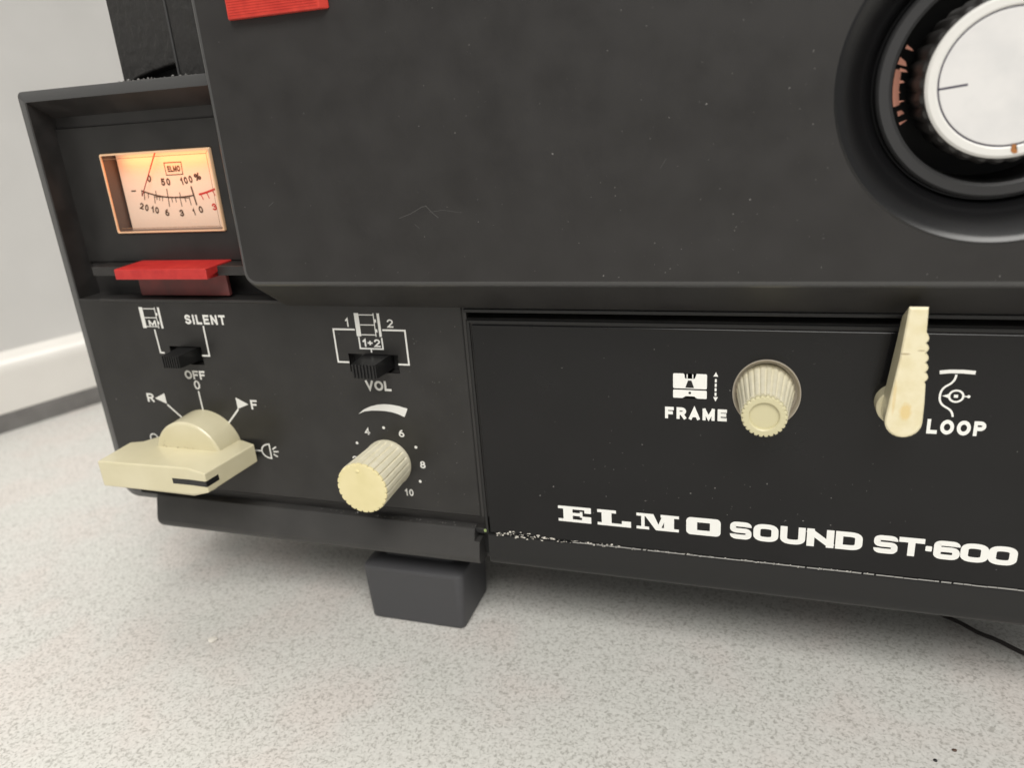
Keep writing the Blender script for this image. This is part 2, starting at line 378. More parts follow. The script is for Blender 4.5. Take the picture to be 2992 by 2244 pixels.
# lower skirt, chassis, trim
bm = bmesh.new()
def rail(bm, prof, xs):
    rings(bm, [[(x, y, max(z, zl)) for y, z in prof] for x, zl in xs])
sp = [(140, 32.2), (.4, 32.2), (-.1, 31.9), (-.45, 31.2), (-2.6, 22.8), (-2.6, 21.6), (-2.1, 20.5), (-1.0, 19.8), (1.5, 19.5), (140, 19.5)]
rail(bm, sp, [(16.6, 23.5), (16.75, 22.1), (17.3, 20.8), (18.2, 19.9), (19.6, 19.5), (146.2, 19.5)])
skirt = link('lower_skirt', bm, M['skirt'], P)
cut(skirt, boxbm(143.6, 150, -3, 4, 28.0, 34), boxbm(145.3, 150, -3, 4, 18, 34))
bm = bmesh.new(); box(bm, 18, XR - 3, 3, 139, 21.5, 31); link('base_pan', bm, M['deep'], P)
bm = bmesh.new()
rail(bm, [(140, 30.9), (.1, 30.9), (-.45, 30.6), (-.6, 30.0), (-1.0, 23.2), (-.9, 21.6), (-.4, 20.5), (.5, 19.8), (2.0, 19.5), (140, 19.5)], [(148.2, 19.5), (XR - 2, 19.5)])
link('lower_trim', bm, M['trim'], P)
# removable cover: frame, top rail, glossy plate
bm = bmesh.new()
loft(bm, lambda i: rrect(147.2, XR - 3, 31.0, 102.1, .5, 3, i), [(-.15, .35), (.1, .08), (.3, 0), (1.2, 0)])
fr = link('cover_frame', bm, M['trim'], P); cut(fr, boxbm(148.35, XR - 4, -2, 3, 30, 101.0))
bm = bmesh.new(); box(bm, 146.8, XR - 3, -.2, 1.2, 104.1, 105.2); link('top_rail', bm, M['trim'], P, bevel=.25)
bm = bmesh.new()
loft(bm, lambda i: rrect(148.85, XR - 5, 31.25, 100.45, .4, 3, i), [(-.1, .22), (0.0, .05), (.2, 0), (1.3, 0)])
plate = link('name_plate', bm, M['gloss'], P)
cut(plate, cylbm(230.9, 82.9, [(9.05, -2), (9.05, 6)], n=56, sx=.97, sz=1.08))
# foot
bm = bmesh.new()
fp = lambda x0, x1, y0, y1, z, r=2.2: [(x, y, z) for x, y in rrect(x0, x1, y0, y1, r, 5)]
rings(bm, [fp(100.8, 134.2, 1.9, 24, -10, 1.4), fp(99.8, 135.4, 1.2, 25.5, -9.3, 2), fp(98.6, 136.4, .9, 27, 10.4, 2.6), fp(98.9, 136.1, 1.3, 26.8, 11.4, 2.6), fp(100, 135.2, 2.4, 26, 12.0),
           fp(104, 131, 8, 24, 12.3), fp(104, 131, 8, 24, 22)])
link('foot', bm, M['rubber'], P)
# rear column behind the door
bm = bmesh.new()
cpts = [(30.6, 174.5), (33.5, 174.7), (37.5, 176.0), (43, 177.3), (53.6, 179.0), (53.6, 300), (30.6, 300)]
prism(bm, cpts, 15, 70)
col = link('rear_column', bm, M['crinkle'], P, bevel=.8)
bm = bmesh.new(); box(bm, 54.2, 150, 13.6, 70, 174.5, 300); link('column_side_plate', bm, M['crinkle'], col, bevel=.45)
bm = bmesh.new(); box(bm, 53.55, 54.3, 13.3, 20, 174.6, 300); link('seam_highlight', bm, M['edge'], col, bevel=.2)  # narrow lighter strip added to draw the highlight along the seam
bm = bmesh.new(); box(bm, 33.5, 53.0, 20, 68, 173.5, 180.5); link('column_base', bm, M['deep'], col)

# ---------------- door
bm = bmesh.new()
dp = lambda x0, z0, r: [(x, z) for x, z in rrect(x0, XR + 4, z0, 262, (r, 4, 4, 4), 7)]
rings(bm, [[(x, y, z) for x, z in dp(x0, z0, r)] for y, x0, z0, r in ((-12, 84.5, 116.0, 3.0), (-11.86, 83.75, 115.3, 3.6), (-11.5, 83.2, 114.75, 4.0), (-10.9, 82.85, 114.3, 4.2), (-10.2, 82.75, 113.7, 4.2), (-9.4, 82.9, 112.9, 4.2), (-.15, 84.6, 105.6, 4.2))])
for f in bm.faces:
    if len(f.verts) == 4 and max(v.co.y for v in f.verts) < -10.8: f.material_index = 1
door = link('door', bm, [M['door'], M['edge']], P)
cut(door, cylbm(275.2, 157.5, [(33.6, -13), (32.4, -11.6), (26.2, -2.0), (21.45, -1.5), (21.45, 2)], n=96))
bm = bmesh.new()
lathe(bm, 275.2, 157.5, [(33.4, -12.03), (32.9, -12.15), (32.4, -11.9), (31.6, -11.2), (30.0, -9.6), (28.2, -7.6), (26.8, -5.6), (25.8, -3.6), (25.2, -2.2), (23.6, -2.0)], n=128, caps=False)
link('recess_bowl', bm, M['bowl'], door)
bm = bmesh.new()
lathe(bm, 275.2, 157.5, [(24.6, -3.9), (24.35, -4.7), (23.9, -5.05), (22.0, -5.05), (21.35, -4.6), (21.2, -3), (21.2, 1)], n=96, caps=False)
link('recess_ring', bm, M['lip'], door)
bm = bmesh.new(); lathe(bm, 275.2, 157.5, [(21.4, 12), (21.4, 13)], n=48); link('recess_floor', bm, M['deep'], P)
# red latch on the door
bm = bmesh.new()
rings(bm, [[(95.4, -14.2, z), (122.2, -14.2, z), (124.0, -12.05, z), (94.2, -12.05, z)] for z in (185.1, 205)])
clip = link('latch', bm, M['clip'], door, bevel=.35)
bm = bmesh.new()
for k in range(18): box(bm, 95.9, 121.9, -14.3, -14.1, 186.0 + .62 * k, 186.33 + .62 * k)
link('grip_ridges', bm, M['clip'], clip, bevel=.08)
# big knob in the door recess
bm = bmesh.new(); sca = lambda a: -.55 * (1 - abs(math.cos(16 * a)))
lathe(bm, 275.2, 157.5, [(15.9, -9.2), (16.6, -8.8, 1), (17.2, -6.5, 1), (17.2, 6, 1), (12, 6.5), (12, 12)], n=192, fl=sca)
tk = link('rotary_knob', bm, M['black'], P)
bm = bmesh.new(); lathe(bm, 275.2, 157.5, [(13.45, -9.7), (13.45, -9.95), (13.8, -10.2), (15.2, -10.2), (15.75, -9.8), (15.8, -9.0), (13, -9.0)], n=96, caps=False); link('rim', bm, M['ring'], tk)
bm = bmesh.new(); lathe(bm, 275.2, 157.5, [(12.95, -9.9), (13.1, -9.8), (13.1, -9.0)], n=96); link('face_disc', bm, M['disc'], tk)
pr = Print(-9.88); pr.line([(275.2 - 13.0, 156.2), (267.2, 156.75)], .45); pr.done('pointer_line', M['line'], tk)
bm = bmesh.new(); lathe(bm, 275.2, 157.5, [(13.09, -9.75), (13.48, -9.72)], n=96, caps=False); link('groove_line', bm, M['line'], tk)
pr = Print(-10.24)
pr.poly([(275.2 + 14.2 * math.cos(R(a)) + dx, 157.5 + 14.2 * math.sin(R(a)) + dz) for a, dx, dz in ((-82, -.35, 1.0), (-82, .1, 1.15), (-82, .5, .9), (-82, .35, .3), (-82, .75, -.1), (-82, .9, -.6), (-82, .3, -.8), (-82, -.2, -.55), (-82, -.45, -.1), (-82, -.3, .4))])
pr.done('rust_spot', M['rust'], tk)
bm = bmesh.new()           # copper springs glimpsed in the hole
for t, r0, r1, wd in ((158, 20.6, 18.6, 2.2), (166, 20.9, 18.8, 4), (171, 20.2, 18.3, 2.0), (178, 20.8, 18.5, 3.0), (184, 20.9, 19.2, 5), (190, 20.7, 18.4, 2.4), (197, 20.4, 18.9, 3), (203, 20.6, 18.7, 1.6)):
    q = [(r0, t - wd / 2, -3.2), (r0, t + wd / 2, -3.0), (r1, t + wd * random.uniform(.1, .9), -1.4), (r1 + .4, t - wd * random.uniform(0, .5), -1.2)]
    bm.faces.new([bm.verts.new((275.2 + r * math.cos(R(a)), y, 157.5 + r * math.sin(R(a)))) for r, a, y in q])
rings(bm, [[(275.2 + r * math.cos(R(a)), y, 157.5 + r * math.sin(R(a))) for a in range(171, 194, 3)] for r, y in ((21.15, -4.6), (20.3, -3.4), (19.6, -2.2))], caps=False, closed=False)
link('copper_spring', bm, M['copper'], P)

# ---------------- level meter
bm = bmesh.new()           # rear box: open to the front, inner walls in a dark shade colour
X0, X1, Z0, Z1, YF, YC = 20.7, 64.2, 127.9, 153.75, 7.5, 10.0
meter = bpy.data.objects.new('level_meter', None); COL.objects.link(meter); meter.parent = P; meter.location = (0, 0, 0)
bm = bmesh.new()
rings(bm, [[(x, y, z) for x, z in rrect(X0 + i, X1 - i, Z0 + i, Z1 - i, .3, 2)] for y, i in ((8.6, .05), (15, .05))], caps=False)
rings(bm, [[(x, y, z) for x, z in rrect(X0 + i, X1 - i, Z0 + i, Z1 - i, .3, 2)] for y, i in ((15, .6), (8.6, .6))], caps=False)
link('meter_body', bm, M['shade'], meter)
bm = bmesh.new()           # moulded clear window: frame edge + front pane
po = [rrect(X0 + i, X1 - i, Z0 + i, Z1 - i, .5, 3) for i in (0, .2, .6)]
rings(bm, [[(x, 8.7, z) for x, z in po[0]], [(x, YF + .3, z) for x, z in po[0]], [(x, YF, z) for x, z in po[1]], [(x, YF, z) for x, z in po[2]], [(x, YF + .6, z) for x, z in po[2]]], caps=False)
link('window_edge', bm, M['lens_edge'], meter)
bm = bmesh.new()
rings(bm, [[(x, y, z) for x, z in po[2]] for y in (YF + .6, 8.65)], caps=False); link('window_wall', bm, M['shade'], meter)
bm = bmesh.new(); bm.faces.new([bm.verts.new((x, YF + .25, z)) for x, z in po[2]]); link('window_pane', bm, M['clear'], meter, smooth=False)
pr = Print(YF + .22); pr.line([(X0 + 2.2, Z0 + 1.7), (X1 - 1.5, Z0 + 1.7), (X1 - 1.5, Z1 - 1.7), (X0 + 1.2, Z1 - 1.7)], .16); pr.line([(X1 - 1.5, Z1 - 1.7), (X1 - .5, Z1 - .5)], .14); pr.line([(X1 - 1.5, Z0 + 1.7), (X1 - .5, Z0 + .5)], .14)
pr.done('window_bevel', M['tint'], meter)
bm = bmesh.new(); bm.faces.new([bm.verts.new(p) for p in ((22.2, 13.1, 128.5), (63.6, 13.1, 128.5), (63.6, 13.1, 153.1), (22.2, 13.1, 153.1))])
dial = link('dial', bm, M['card'], meter, smooth=False)
pr = Print(YC)
ac = lambda x: 138.85 + .0145 * (x - 46) ** 2 if x < 46 else 138.85 + .009 * (x - 46) ** 2
pr.line([(x, ac(x)) for x in [32.6 + .84 * k for k in range(25)]], .45)
def tick(x, a, b, t=.28):
    sl = (x - 46) * .018
    pr.line([(x - sl * a, ac(x) + a), (x + sl * b, ac(x) - b)], t, cap=False)
for x in (38.0, 47.6): tick(x, 1.5, 0)
tick(42.6, 2.7, 3.0, .32); tick(52.9, 2.9, 3.1, .55)
for x, l in ((32.6, 1.8), (33.5, 2.6), (35.0, 1.6), (37.3, 2.7), (38.2, 1.4), (39.2, 1.5), (40.3, 1.5), (44.0, 1.6), (45.5, 1.6), (47.3, 3.0), (49.2, 1.7), (50.9, 2.9)): tick(x, 0, l)
pr.line([(37.3, ac(37.3) - .6), (50.9, ac(50.9) - .6)], .2)
pr.line([(28.5, 141.5), (30.0, 141.5)], .4)
for txt, cx, cz, wd, h, ro in (('0', 36.7, 145.2, 1.5, 2.3, -14), ('50', 43.0, 143.9, 3.6, 2.3, 0), ('100', 51.3, 144.1, 4.7, 2.3, 8), ('%', 55.8, 145.0, 2.6, 2.3, 12),
        ('20', 32.1, 136.2, 3.4, 2.2, -18), ('10', 36.3, 135.1, 2.9, 2.2, -10), ('6', 40.9, 134.1, 1.6, 2.2, -3), ('3', 46.7, 133.8, 1.6, 2.2, 3), ('1', 51.6, 134.0, .75, 2.2, 9), ('0', 54.5, 134.7, 1.6, 2.2, 10)):
    pr.text(txt, cx - wd / 2, cx + wd / 2, cz - h / 2, cz + h / 2, .22, rot=ro)
pr.line([(43.9, 146.0), (50.4, 146.0), (50.6, 149.8), (43.9, 149.8)], .28, closed=True)
pr.text('ELMO', 44.8, 49.8, 146.9, 148.8, .24, gap=.1)
dpr = [pr.done('dial_print', M['ink'], meter)]
pr = Print(YC)
pr.line([(55.3, 139.5), (58, 140.0), (62.5, 141.2), (66, 142.6)], .6)
for x, l in ((55.6, 1.8), (58.0, 2.0), (60.4, 1.6), (62.4, 2.6)): pr.line([(x, 140 + (x - 57) * .2), (x + .7, 140 + (x - 57) * .2 - l)], .32)
pr.text('3', 59.2, 60.8, 134.3, 136.5, .22, rot=12)
dpr.append(pr.done('dial_red_print', M['redink'], meter))
for o in dpr: o.scale = (1.0143, 1, 1.0143); o.location = Vector((-3.29, 3.05, -2.29)) * S
bm = bmesh.new(); rings(bm, [[(39.5, 11.6, 153.0), (39.85, 11.6, 153.0), (39.85, 11.9, 153.0), (39.5, 11.9, 153.0)], [(30.6, 11.6, 139.6), (30.85, 11.6, 139.6), (30.85, 11.8, 139.6), (30.6, 11.8, 139.6)]]); link('needle', bm, M['needle'], meter)
d = bpy.data.lights.new('meter_lamp', 'AREA'); d.shape = 'RECTANGLE'; d.size = 36 * S; d.size_y = 2.0 * S; d.energy = .0050; d.color = (1, .30, .08)
o = bpy.data.objects.new('meter_lamp', d); COL.objects.link(o); o.location = Vector((43, 9.4, 152.9)) * S; o.rotation_euler = (R(15), 0, 0); o.parent = P

# ---------------- red lever under the meter
bm = bmesh.new()
pl = [(28.0, -5.0), (64.0, -5.0), (64.2, 8), (28.0, 8)]
rings(bm, [[(x, y, 115.0 if y < 0 else 118.15) for x, y in pl], [(x, y, 118.4 if y < 0 else 118.75) for x, y in pl]])
lev = link('red_lever', bm, M['red'], P, bevel=.25)
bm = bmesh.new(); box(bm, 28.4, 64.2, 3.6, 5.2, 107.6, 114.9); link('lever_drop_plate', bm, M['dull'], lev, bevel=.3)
bm = bmesh.new(); rings(bm, [[(28.0, -4.9, 115.02), (64.0, -4.9, 115.02), (64.0, .45, 115.02), (28.0, .45, 115.02)], [(28.0, -4.9, 118), (64.0, -4.9, 118), (64.0, .45, 118.3), (28.0, .45, 118.3)]])
link('lever_front_block', bm, M['red'], lev)

# ---------------- panel lettering
pr = Print(0)
pr.text('SILENT', 47.4, 63.5, 98.85, 102.15, .23, gap=.22)
def film(x0, x1, z0, z1):
    k = (x1 - x0) / 8.6
    pr.rect(x0, x0 + 1.55 * k, z0, z1)
    for z in (z1 - .55, (z0 + z1) / 2, z0 + .55): pr.line([(x0 + 1.6 * k, z), (x0 + 6.6 * k, z)], .3, cap=False)
    pr.line([(x0 + 6.6 * k, z0), (x0 + 6.6 * k, z1)], .32, cap=False)
    for z in (z1 - 2.4, z0 + 1.9): pr.rect(x0 + 6.7 * k, x0 + 7.3 * k, z - .5, z + .5)
    pr.rect(x0 + 7.75 * k, x1, z0, z1)
film(29.4, 37.9, 97.2, 104.5)
pr.text('M', 32.2, 35.2, 98.0, 100.0, .2)
pr.line([(34.0, 96.5), (34.2, 88.6), (35.6, 88.5)], .6); pr.line([(54.3, 98.1), (54.2, 88.0), (51.6, 88.0)], .6)
pr.done('sound_legend', M['white'], panel); pr = Print(0)
pr.text('OFF', 42.2, 50.6, 79.3, 82.45, .22, gap=.12); pr.text('0', 45.1, 47.6, 75.6, 78.9, .17)
pr.line([(46.4, 74.7), (46.5, 68.2)], .6)
pr.text('R', 23.5, 26.5, 69.9, 73.2, .2); pr.poly([(26.9, 71.4), (31.6, 69.5), (31.5, 73.5)])
pr.text('F', 66.7, 69.3, 69.4, 72.8, .2); pr.poly([(61.1, 69.2), (65.8, 71.1), (61.1, 73.4)])
pr.line([(31.9, 69.0), (37.0, 64.3)], .65); pr.line([(61.1, 68.9), (55, 62.6)], .65)
pr.line([(64.5, 54), (67.0, 54)], .5)
def lamp(x, s):
    pr.line([(x + s * 3.6, 51.4), (x + s * 3.6, 56.7)] + [(x + s * (3.6 - 3.4 * math.sin(R(a))), 54.05 + 2.65 * math.cos(R(a))) for a in range(15, 180, 15)], .5, closed=True)
lamp(67.3, 1); pr.line(arc(22.1, 55.7, 1.65, 1.65, 0, 345, 20), .5, closed=True); pr.line([(22.1, 53.6), (22.1, 52.4)], .5)
for a, b in (((72.1, 55.0), (73.3, 55.8)), ((72.4, 54.05), (73.9, 54.15)), ((72.2, 53.0), (73.3, 52.3))): pr.line([a, b], .5)
pr.done('selector_legend', M['white'], panel); pr = Print(0); film(110.9, 119.5, 96.1, 103.5)
pr.text('1', 107.6, 108.6, 99.1, 101.9, .17); pr.text('2', 121.8, 123.8, 99.1, 101.7, .17)
pr.line([(110.2, 98.25), (103.0, 98.25), (103.0, 87.55), (106.6, 87.55)], .55); pr.line([(120.2, 98.25), (127.4, 98.25), (127.4, 87.4), (124.1, 87.4)], .55)
pr.line([(111.5, 95.7), (111.5, 92.2), (119.3, 92.2), (119.3, 95.5)], .5); pr.line([(115.2, 92.0), (115.2, 91.2)], .5)
pr.text('1+2', 112.6, 118.6, 92.8, 95.3, .2, gap=.18)
pr.done('track_legend', M['white'], panel); pr = Print(0)
pr.text('VOL', 111.4, 120.3, 78.4, 81.7, .23, gap=.1)
a0 = [(107.3, 70.0), (109.5, 71.7), (112.0, 72.85), (114.5, 73.6), (116.8, 73.9), (119.3, 73.9), (122, 73.55), (125.0, 72.8)]
a1 = [(107.3, 70.0), (109.5, 71.0), (112, 71.45), (114.5, 71.6), (116.8, 71.6), (119.3, 71.35), (121.5, 70.75), (123.6, 69.9)]
yy = pr._y(); va = [pr.bm.verts.new((x, yy, z)) for x, z in a0]; vb = [pr.bm.verts.new((x, yy, z)) for x, z in a1[1:]]; vb = [va[0]] + vb
pr.bm.faces.new((va[0], va[1], vb[1]))
for i in range(1, 7): pr.bm.faces.new((va[i], va[i + 1], vb[i + 1], vb[i]))
for k, d in enumerate((180, 150, 120, 90, 60, 30, 0, -30, -60)):
    x, z = 115.7 + 12.15 * math.cos(R(d)), 53.6 + 12.15 * math.sin(R(d)); s = {0: '2', 2: '4', 4: '6', 6: '8', 8: '10'}.get(k)
    if s: wd = 3.0 if s == '10' else 1.9; pr.text(s, x - wd / 2, x + wd / 2, z - 1.25, z + 1.25, .19)
    else: pr.disc(x, z, .5)
pr.done('volume_scale', M['white'], panel)

# ---------------- name plate lettering
pr = Print(-.1)
pr.text('FRAME', 204.4, 221.0, 74.4, 77.9, .28, gap=.26)
x0, x1 = 206.6, 215.6
pr.poly(fil([(x0, 83.5), (x1, 83.5), (x1, 87.85), (212.5, 87.85), (212.5, 86.4), (209.7, 86.4), (209.7, 87.85), (x0, 87.85)], .35, True, 2))
pr.poly(fil([(x0, 80.7), (209.4, 80.7), (209.9, 81.3), (212.4, 81.3), (212.8, 80.7), (x1, 80.7), (x1, 83.1), (x0, 83.1)], .3, True, 2))
pr.rect(210.2, 210.5, 86.5, 87.7); pr.rect(211.7, 212.0, 86.5, 87.7)
pr.poly([(217.9, 88.6), (217.25, 87.3), (218.5, 87.3)]); pr.poly([(217.9, 80.1), (217.3, 81.4), (218.55, 81.4)])
for z in (86.6, 85.3, 84.0, 82.7): pr.rect(217.65, 218.15, z - .95, z)
pr.done('frame_legend', M['badge'], plate); pr = Print(-.1)
pr.text('LOOP', 269.6, 282.6, 74.1, 78.1, .26, gap=.2)
pr.line([(271.4, 90.65), (273.2, 90.9), (276, 90.95), (278.2, 90.8)], .95)
pr.line(fil([(274.6, 89.9), (274.5, 88.2), (271.7, 86.4), (271.6, 82.4), (274.8, 80.6), (275.0, 79.2)], 2.2, False, 6), .5)
pr.line(['c'][1:] + arc(275.2, 84.5, 1.55, 1.5, 0, 345, 22), .5, closed=True); pr.rect(274.7, 275.6, 84.1, 84.9)
pr.poly([(273.5, 83.95), (273.5, 85.0), (272.1, 84.45)]); pr.line([(277.0, 84.55), (277.6, 84.5)], .3); pr.disc(277.9, 84.5, .4)
pr.done('loop_legend', M['badge'], plate)
pr = Print(-.17)
pr.poly([(209.9, 83.8), (212.2, 83.8), (211.8, 85.0), (211.5, 85.9), (210.6, 85.9), (210.3, 85.0)]); pr.disc(211.1, 82.3, .35); pr.done('icon_openings', M['deep'], plate)
pr = Print(-.1)
z0, z1 = 38.15, 43.5
E = pr.rect
E(173.5, 176.4, z0, z1); E(171.9, 182.1, z1 - .95, z1); E(171.9, 182.1, z0, z0 + .95); E(180.1, 182.15, z1 - 2.0, z1); E(179.3, 182.15, z0, z0 + 2.2); E(176, 179.4, 40.35, 41.4); E(178.7, 179.5, 39.9, 41.9)
E(185.4, 188.4, z0, z1); E(184.1, 189.8, z1 - 1.0, z1); E(184.1, 194.25, z0, z0 + .95); E(191.5, 194.25, z0, z0 + 2.0)
E(195.9, 199.4, z1 - .95, z1); E(197.3, 198.3, z0, z1); E(195.9, 199.6, z0, z0 + .95); E(204.0, 206.9, z0, z1); E(203.0, 208.3, z1 - .95, z1); E(202.9, 208.3, z0, z0 + .95)
pr.poly([(197.9, z1), (200.9, z1), (203.2, z0), (201.6, z0)]); pr.poly([(201.7, z0), (202.9, z0), (204.9, z1), (203.6, z1)])
pr.ring(rrect(210.4, 220.1, 38.0, 43.7, 1.3, 5), rrect(213.5, 217.1, 39.6, 42.2, .12, 5))
for ch, xa, xb in (('S', 222.7, 228.6), ('O', 229.1, 235.8), ('U', 236.3, 242.9), ('N', 243.3, 250.3), ('D', 250.7, 257.5), ('S', 260.3, 266.2), ('T', 266.4, 272.6), ('6', 274.8, 281.0), ('0', 281.1, 287.6), ('0', 287.5, 294.1)):
    pr.text(ch, xa, xb, 38.0, 43.6, .27, glyphs=EX)
pr.poly(rrect(272.85, 274.4, 40.0, 41.6, .3, 3))
pr.done('name_lettering', M['badge'], plate)

# ---------------- slide switches
def switch(x0, x1, z0, z1, k0, k1, kz0, kz1):
    bm = bmesh.new(); box(bm, x0 + .02, x1 - .02, 3, 4.6, z0 + .02, z1 - .02); sl = link('slide_switch', bm, M['deep'], P, smooth=False)
    bm = bmesh.new()
    rings(bm, [[(k0 + i, y, kz0 + j), (k1 - i, y, kz0 + j), (k1 - i, y, kz1 - j), (k0 + i, y, kz1 - j)] for y, i, j in ((-8.6, .35, .25), (-.5, 0, 0), (3, 0, 0))])
    n = 7
    for k in range(n):
        a = k0 + .5 + (k1 - k0 - 1) * (k + .18) / n; b = k0 + .5 + (k1 - k0 - 1) * (k + .72) / n
        box(bm, a, b, -9.1, -8.5, kz0 + .3, kz1 - .1)
    link('slider', bm, M['trim'], sl, bevel=.15)
switch(38.4, 51.4, 84.6, 91.0, 42.0, 49.4, 86.0, 90.6)
switch(106.9, 124.0, 84.4, 90.4, 112.2, 121.0, 85.3, 90.2)

# ---------------- selector lever knob
bm = bmesh.new()
plan = [(20.6, -9.3), (21.0, -24.6), (57.4, -24.2), (63.8, -24.6), (66.6, -2.0), (61, -.6), (28.4, -.6), (27.4, -4.0), (25.0, -7.6)]
top = [58.2, 58.2, 58.2, 57.1, 57.4, 58.0, 58.1, 58.2, 58.2]; bot = [49.2, 49.0, 49.0, 50.3, 50.8, 50.0, 49.4, 49.2, 49.2]
rings(bm, [[(x, y, z) for (x, y), z in zip(plan, bot)], [(x, y, z) for (x, y), z in zip(plan, top)]])
sel = link('selector_knob', bm, M['ivory'], P, bevel=.5, seg=3)
bm = bmesh.new(); lathe(bm, 46.4, 54.6, [(12.4, -10.9), (12.95, -10.75), (13.3, -10.3), (13.5, -.6), (13.5, .1)], n=96); link('knob_hub', bm, M['ivory'], sel)
bm = bmesh.new()
rings(bm, [[(50.4, -24.33, z0 + d), (57.4, -24.29, z0), (63.86, -24.68, z0), (64.55, -19.4, z0 + .1), (64.3, -19.4, z0 + .1), (63.5, -24.3, z0), (57.4, -23.9, z0), (50.4, -23.9, z0 + d)] for z0, d in ((52.5, 0), (54.4, 0))])
link('pointer_band', bm, M['band'], sel, smooth=False)

# ---------------- volume knob
flute = lambda n, d: (lambda a: -d * abs(math.sin(n * a / 2)) ** .8)
bm = bmesh.new(); n = 24
lathe(bm, 115.7, 53.5, [(8.0, .05), (8.1, -.9), (8.0, -1.6), (7.95, -2.0, 1), (8.45, -17.2, 1), (8.2, -18.0, 1)], n=n * 16, fl=lambda a: -.5 * max(0, 1 - abs(math.cos(n * a / 2)) * 1.9) ** .7, mi=0)
vk = link('volume_knob', bm, M['pale'], P, angle=50)
bm = bmesh.new()
lathe(bm, 115.7, 53.5, [(8.35, -17.6, 1), (8.3, -18.05, 1), (7.95, -18.2, .9)], n=n * 16, fl=lambda a: -.5 * max(0, 1 - abs(math.cos(n * a / 2)) * 1.9) ** .7)
cp = link('knob_cap', bm, M['aged'], vk)
bm = bmesh.new(); bmesh.ops.create_uvsphere(bm, u_segments=16, v_segments=8, radius=.62)
for v in bm.verts: v.co = Vector((115.1 + v.co.x, -18.15 + v.co.y * .5, 59.2 + v.co.z))
link('index_pip', bm, M['aged'], vk)

# ---------------- framing knob in its sleeve
bm = bmesh.new(); n = 26
sq = lambda a: -.55 * max(0, 1 - abs(math.cos(n * a / 2)) * 1.35)
lathe(bm, 230.6, 82.6, [(7.75, 9), (7.7, 3.0), (7.5, 2.2, .5), (7.3, 1.5, 1), (5.65, -13.5, 1)], n=n * 9, fl=sq)
fk = link('framing_knob', bm, M['pale'], P, angle=50)
bm = bmesh.new()
lathe(bm, 230.6, 82.6, [(5.6, -14.4, 1), (5.5, -15.0, 1), (5.2, -15.15, .9), (3.85, -15.15), (3.6, -14.95), (3.45, -14.1), (.2, -14.0)], n=n * 9, fl=sq)
link('knob_cap', bm, M['capivory'], fk)
bm = bmesh.new(); lathe(bm, 230.9, 82.9, [(9.0, .3), (8.9, -.15), (8.75, -.2), (8.45, .2), (8.1, 2.2), (7.2, 2.6), (7.2, 9)], n=72, caps=False, sx=.97, sz=1.075); link('sleeve', bm, M['sleeve'], fk)

# ---------------- loop lever
def outline(top, g):
    p = [(262.15 + 4.05 * math.cos(R(a)), 81.9 + 4.05 * math.sin(R(a))) for a in range(180, 361, 15)]
    p += [(266.15, 86.5), (265.9, 91.6)]
    for k in range(5):
        z = 92.2 + 2.35 * k; x = 265.85 - .18 * k
        p += [(x - .25, z), (x + .25, z + .5), (x + .42, z + 1.15), (x + .25, z + 1.75)]
    p += [(264.85, 104.3), (264.7, top), (260.75, top), (259.9, 98), (258.15, 83)]
    cx, cz = 262.3, 93
    return [(x + (g if x < cx else -g), z + (g if z < 83 else (-g if z > top - 1 else 0))) for x, z in p]
bm = bmesh.new()
rings(bm, [[(x, y, z) for x, z in outline(t, g)] for y, t, g in ((-12.3, 109.9, .3), (-12.0, 110.2, 0), (-4.2, 105.8, 0))])
ll = link('loop_lever', bm, [M['leverface'], M['ivory']], P)
for p in ll.data.polygons: p.material_index = 0 if p.normal.y < -.4 else 1  # front yellowed; sides get a darker ivory with their weaker light in it
bm = bmesh.new(); lathe(bm, 261.6, 82.4, [(4.3, -4.5), (4.6, -4.2), (4.7, .5)], n=48); link('lever_hub', bm, M['ivory'], ll)

# ---------------- dust, chips
def flecks(name, y, areas, m, parent, smin, smax):
    bm = bmesh.new()
    for x0, x1, z0, z1, n in areas:
        for _ in range(n):
            x, z = random.uniform(x0, x1), random.uniform(z0, z1)
            l = random.uniform(smin, smax) * (1 if random.random() < .85 else 1.8); wd = l * random.uniform(.25, .8); a = R(random.gauss(50, 40))
            k = 6; pts = []
            for i in range(k):
                t = 2 * math.pi * i / k; rr = random.uniform(.7, 1.1)
                u, v = l / 2 * rr * math.cos(t), wd / 2 * rr * math.sin(t); pts.append((x + u * math.cos(a) - v * math.sin(a), y - random.uniform(.01, .06), z + u * math.sin(a) + v * math.cos(a)))
            c = bm.verts.new((x, y - .12 * l, z)); vs = [bm.verts.new(p) for p in pts]
            for i in range(k): bm.faces.new((c, vs[i], vs[(i + 1) % k]))
    o = link(name, bm, m, parent, smooth=False); o['kind'] = 'stuff'; return o
pr = Print(-12)
for pts, t in (([(136, 133.2), (139.5, 134.3), (143, 136.0), (144.4, 136.2)], .13), ([(144, 136.3), (146, 134.2), (147.3, 133.1)], .16), ([(145, 134.6), (149, 135.0), (154, 134.2)], .09),
               ([(96.2, 137.6), (97.8, 138.6)], .14), ([(140.4, 131.5), (141.6, 130.4)], .1), ([(205, 143), (206.4, 145.2)], .09)): pr.line(pts, t)
o = pr.done('scuff_marks', M['mark'], door); o['kind'] = 'stuff'
flecks('grime', -10.98, [(36.5, 51, 58.3, 58.9, 11), (36, 40, 58.5, 61, 5)], M['grime'], sel, .15, .5)
flecks('dust', -12.0, [(88, 240, 118, 215, 70), (150, 240, 120, 180, 60), (200, 245, 118, 160, 40), (90, 300, 116, 119, 16)], M['dust'], door, .1, .34)
flecks('dust', 0, [(6, 145, 40, 100, 70), (128, 146, 38, 100, 40), (20, 60, 105.6, 107.4, 6)], M['dust'], panel, .12, .36)
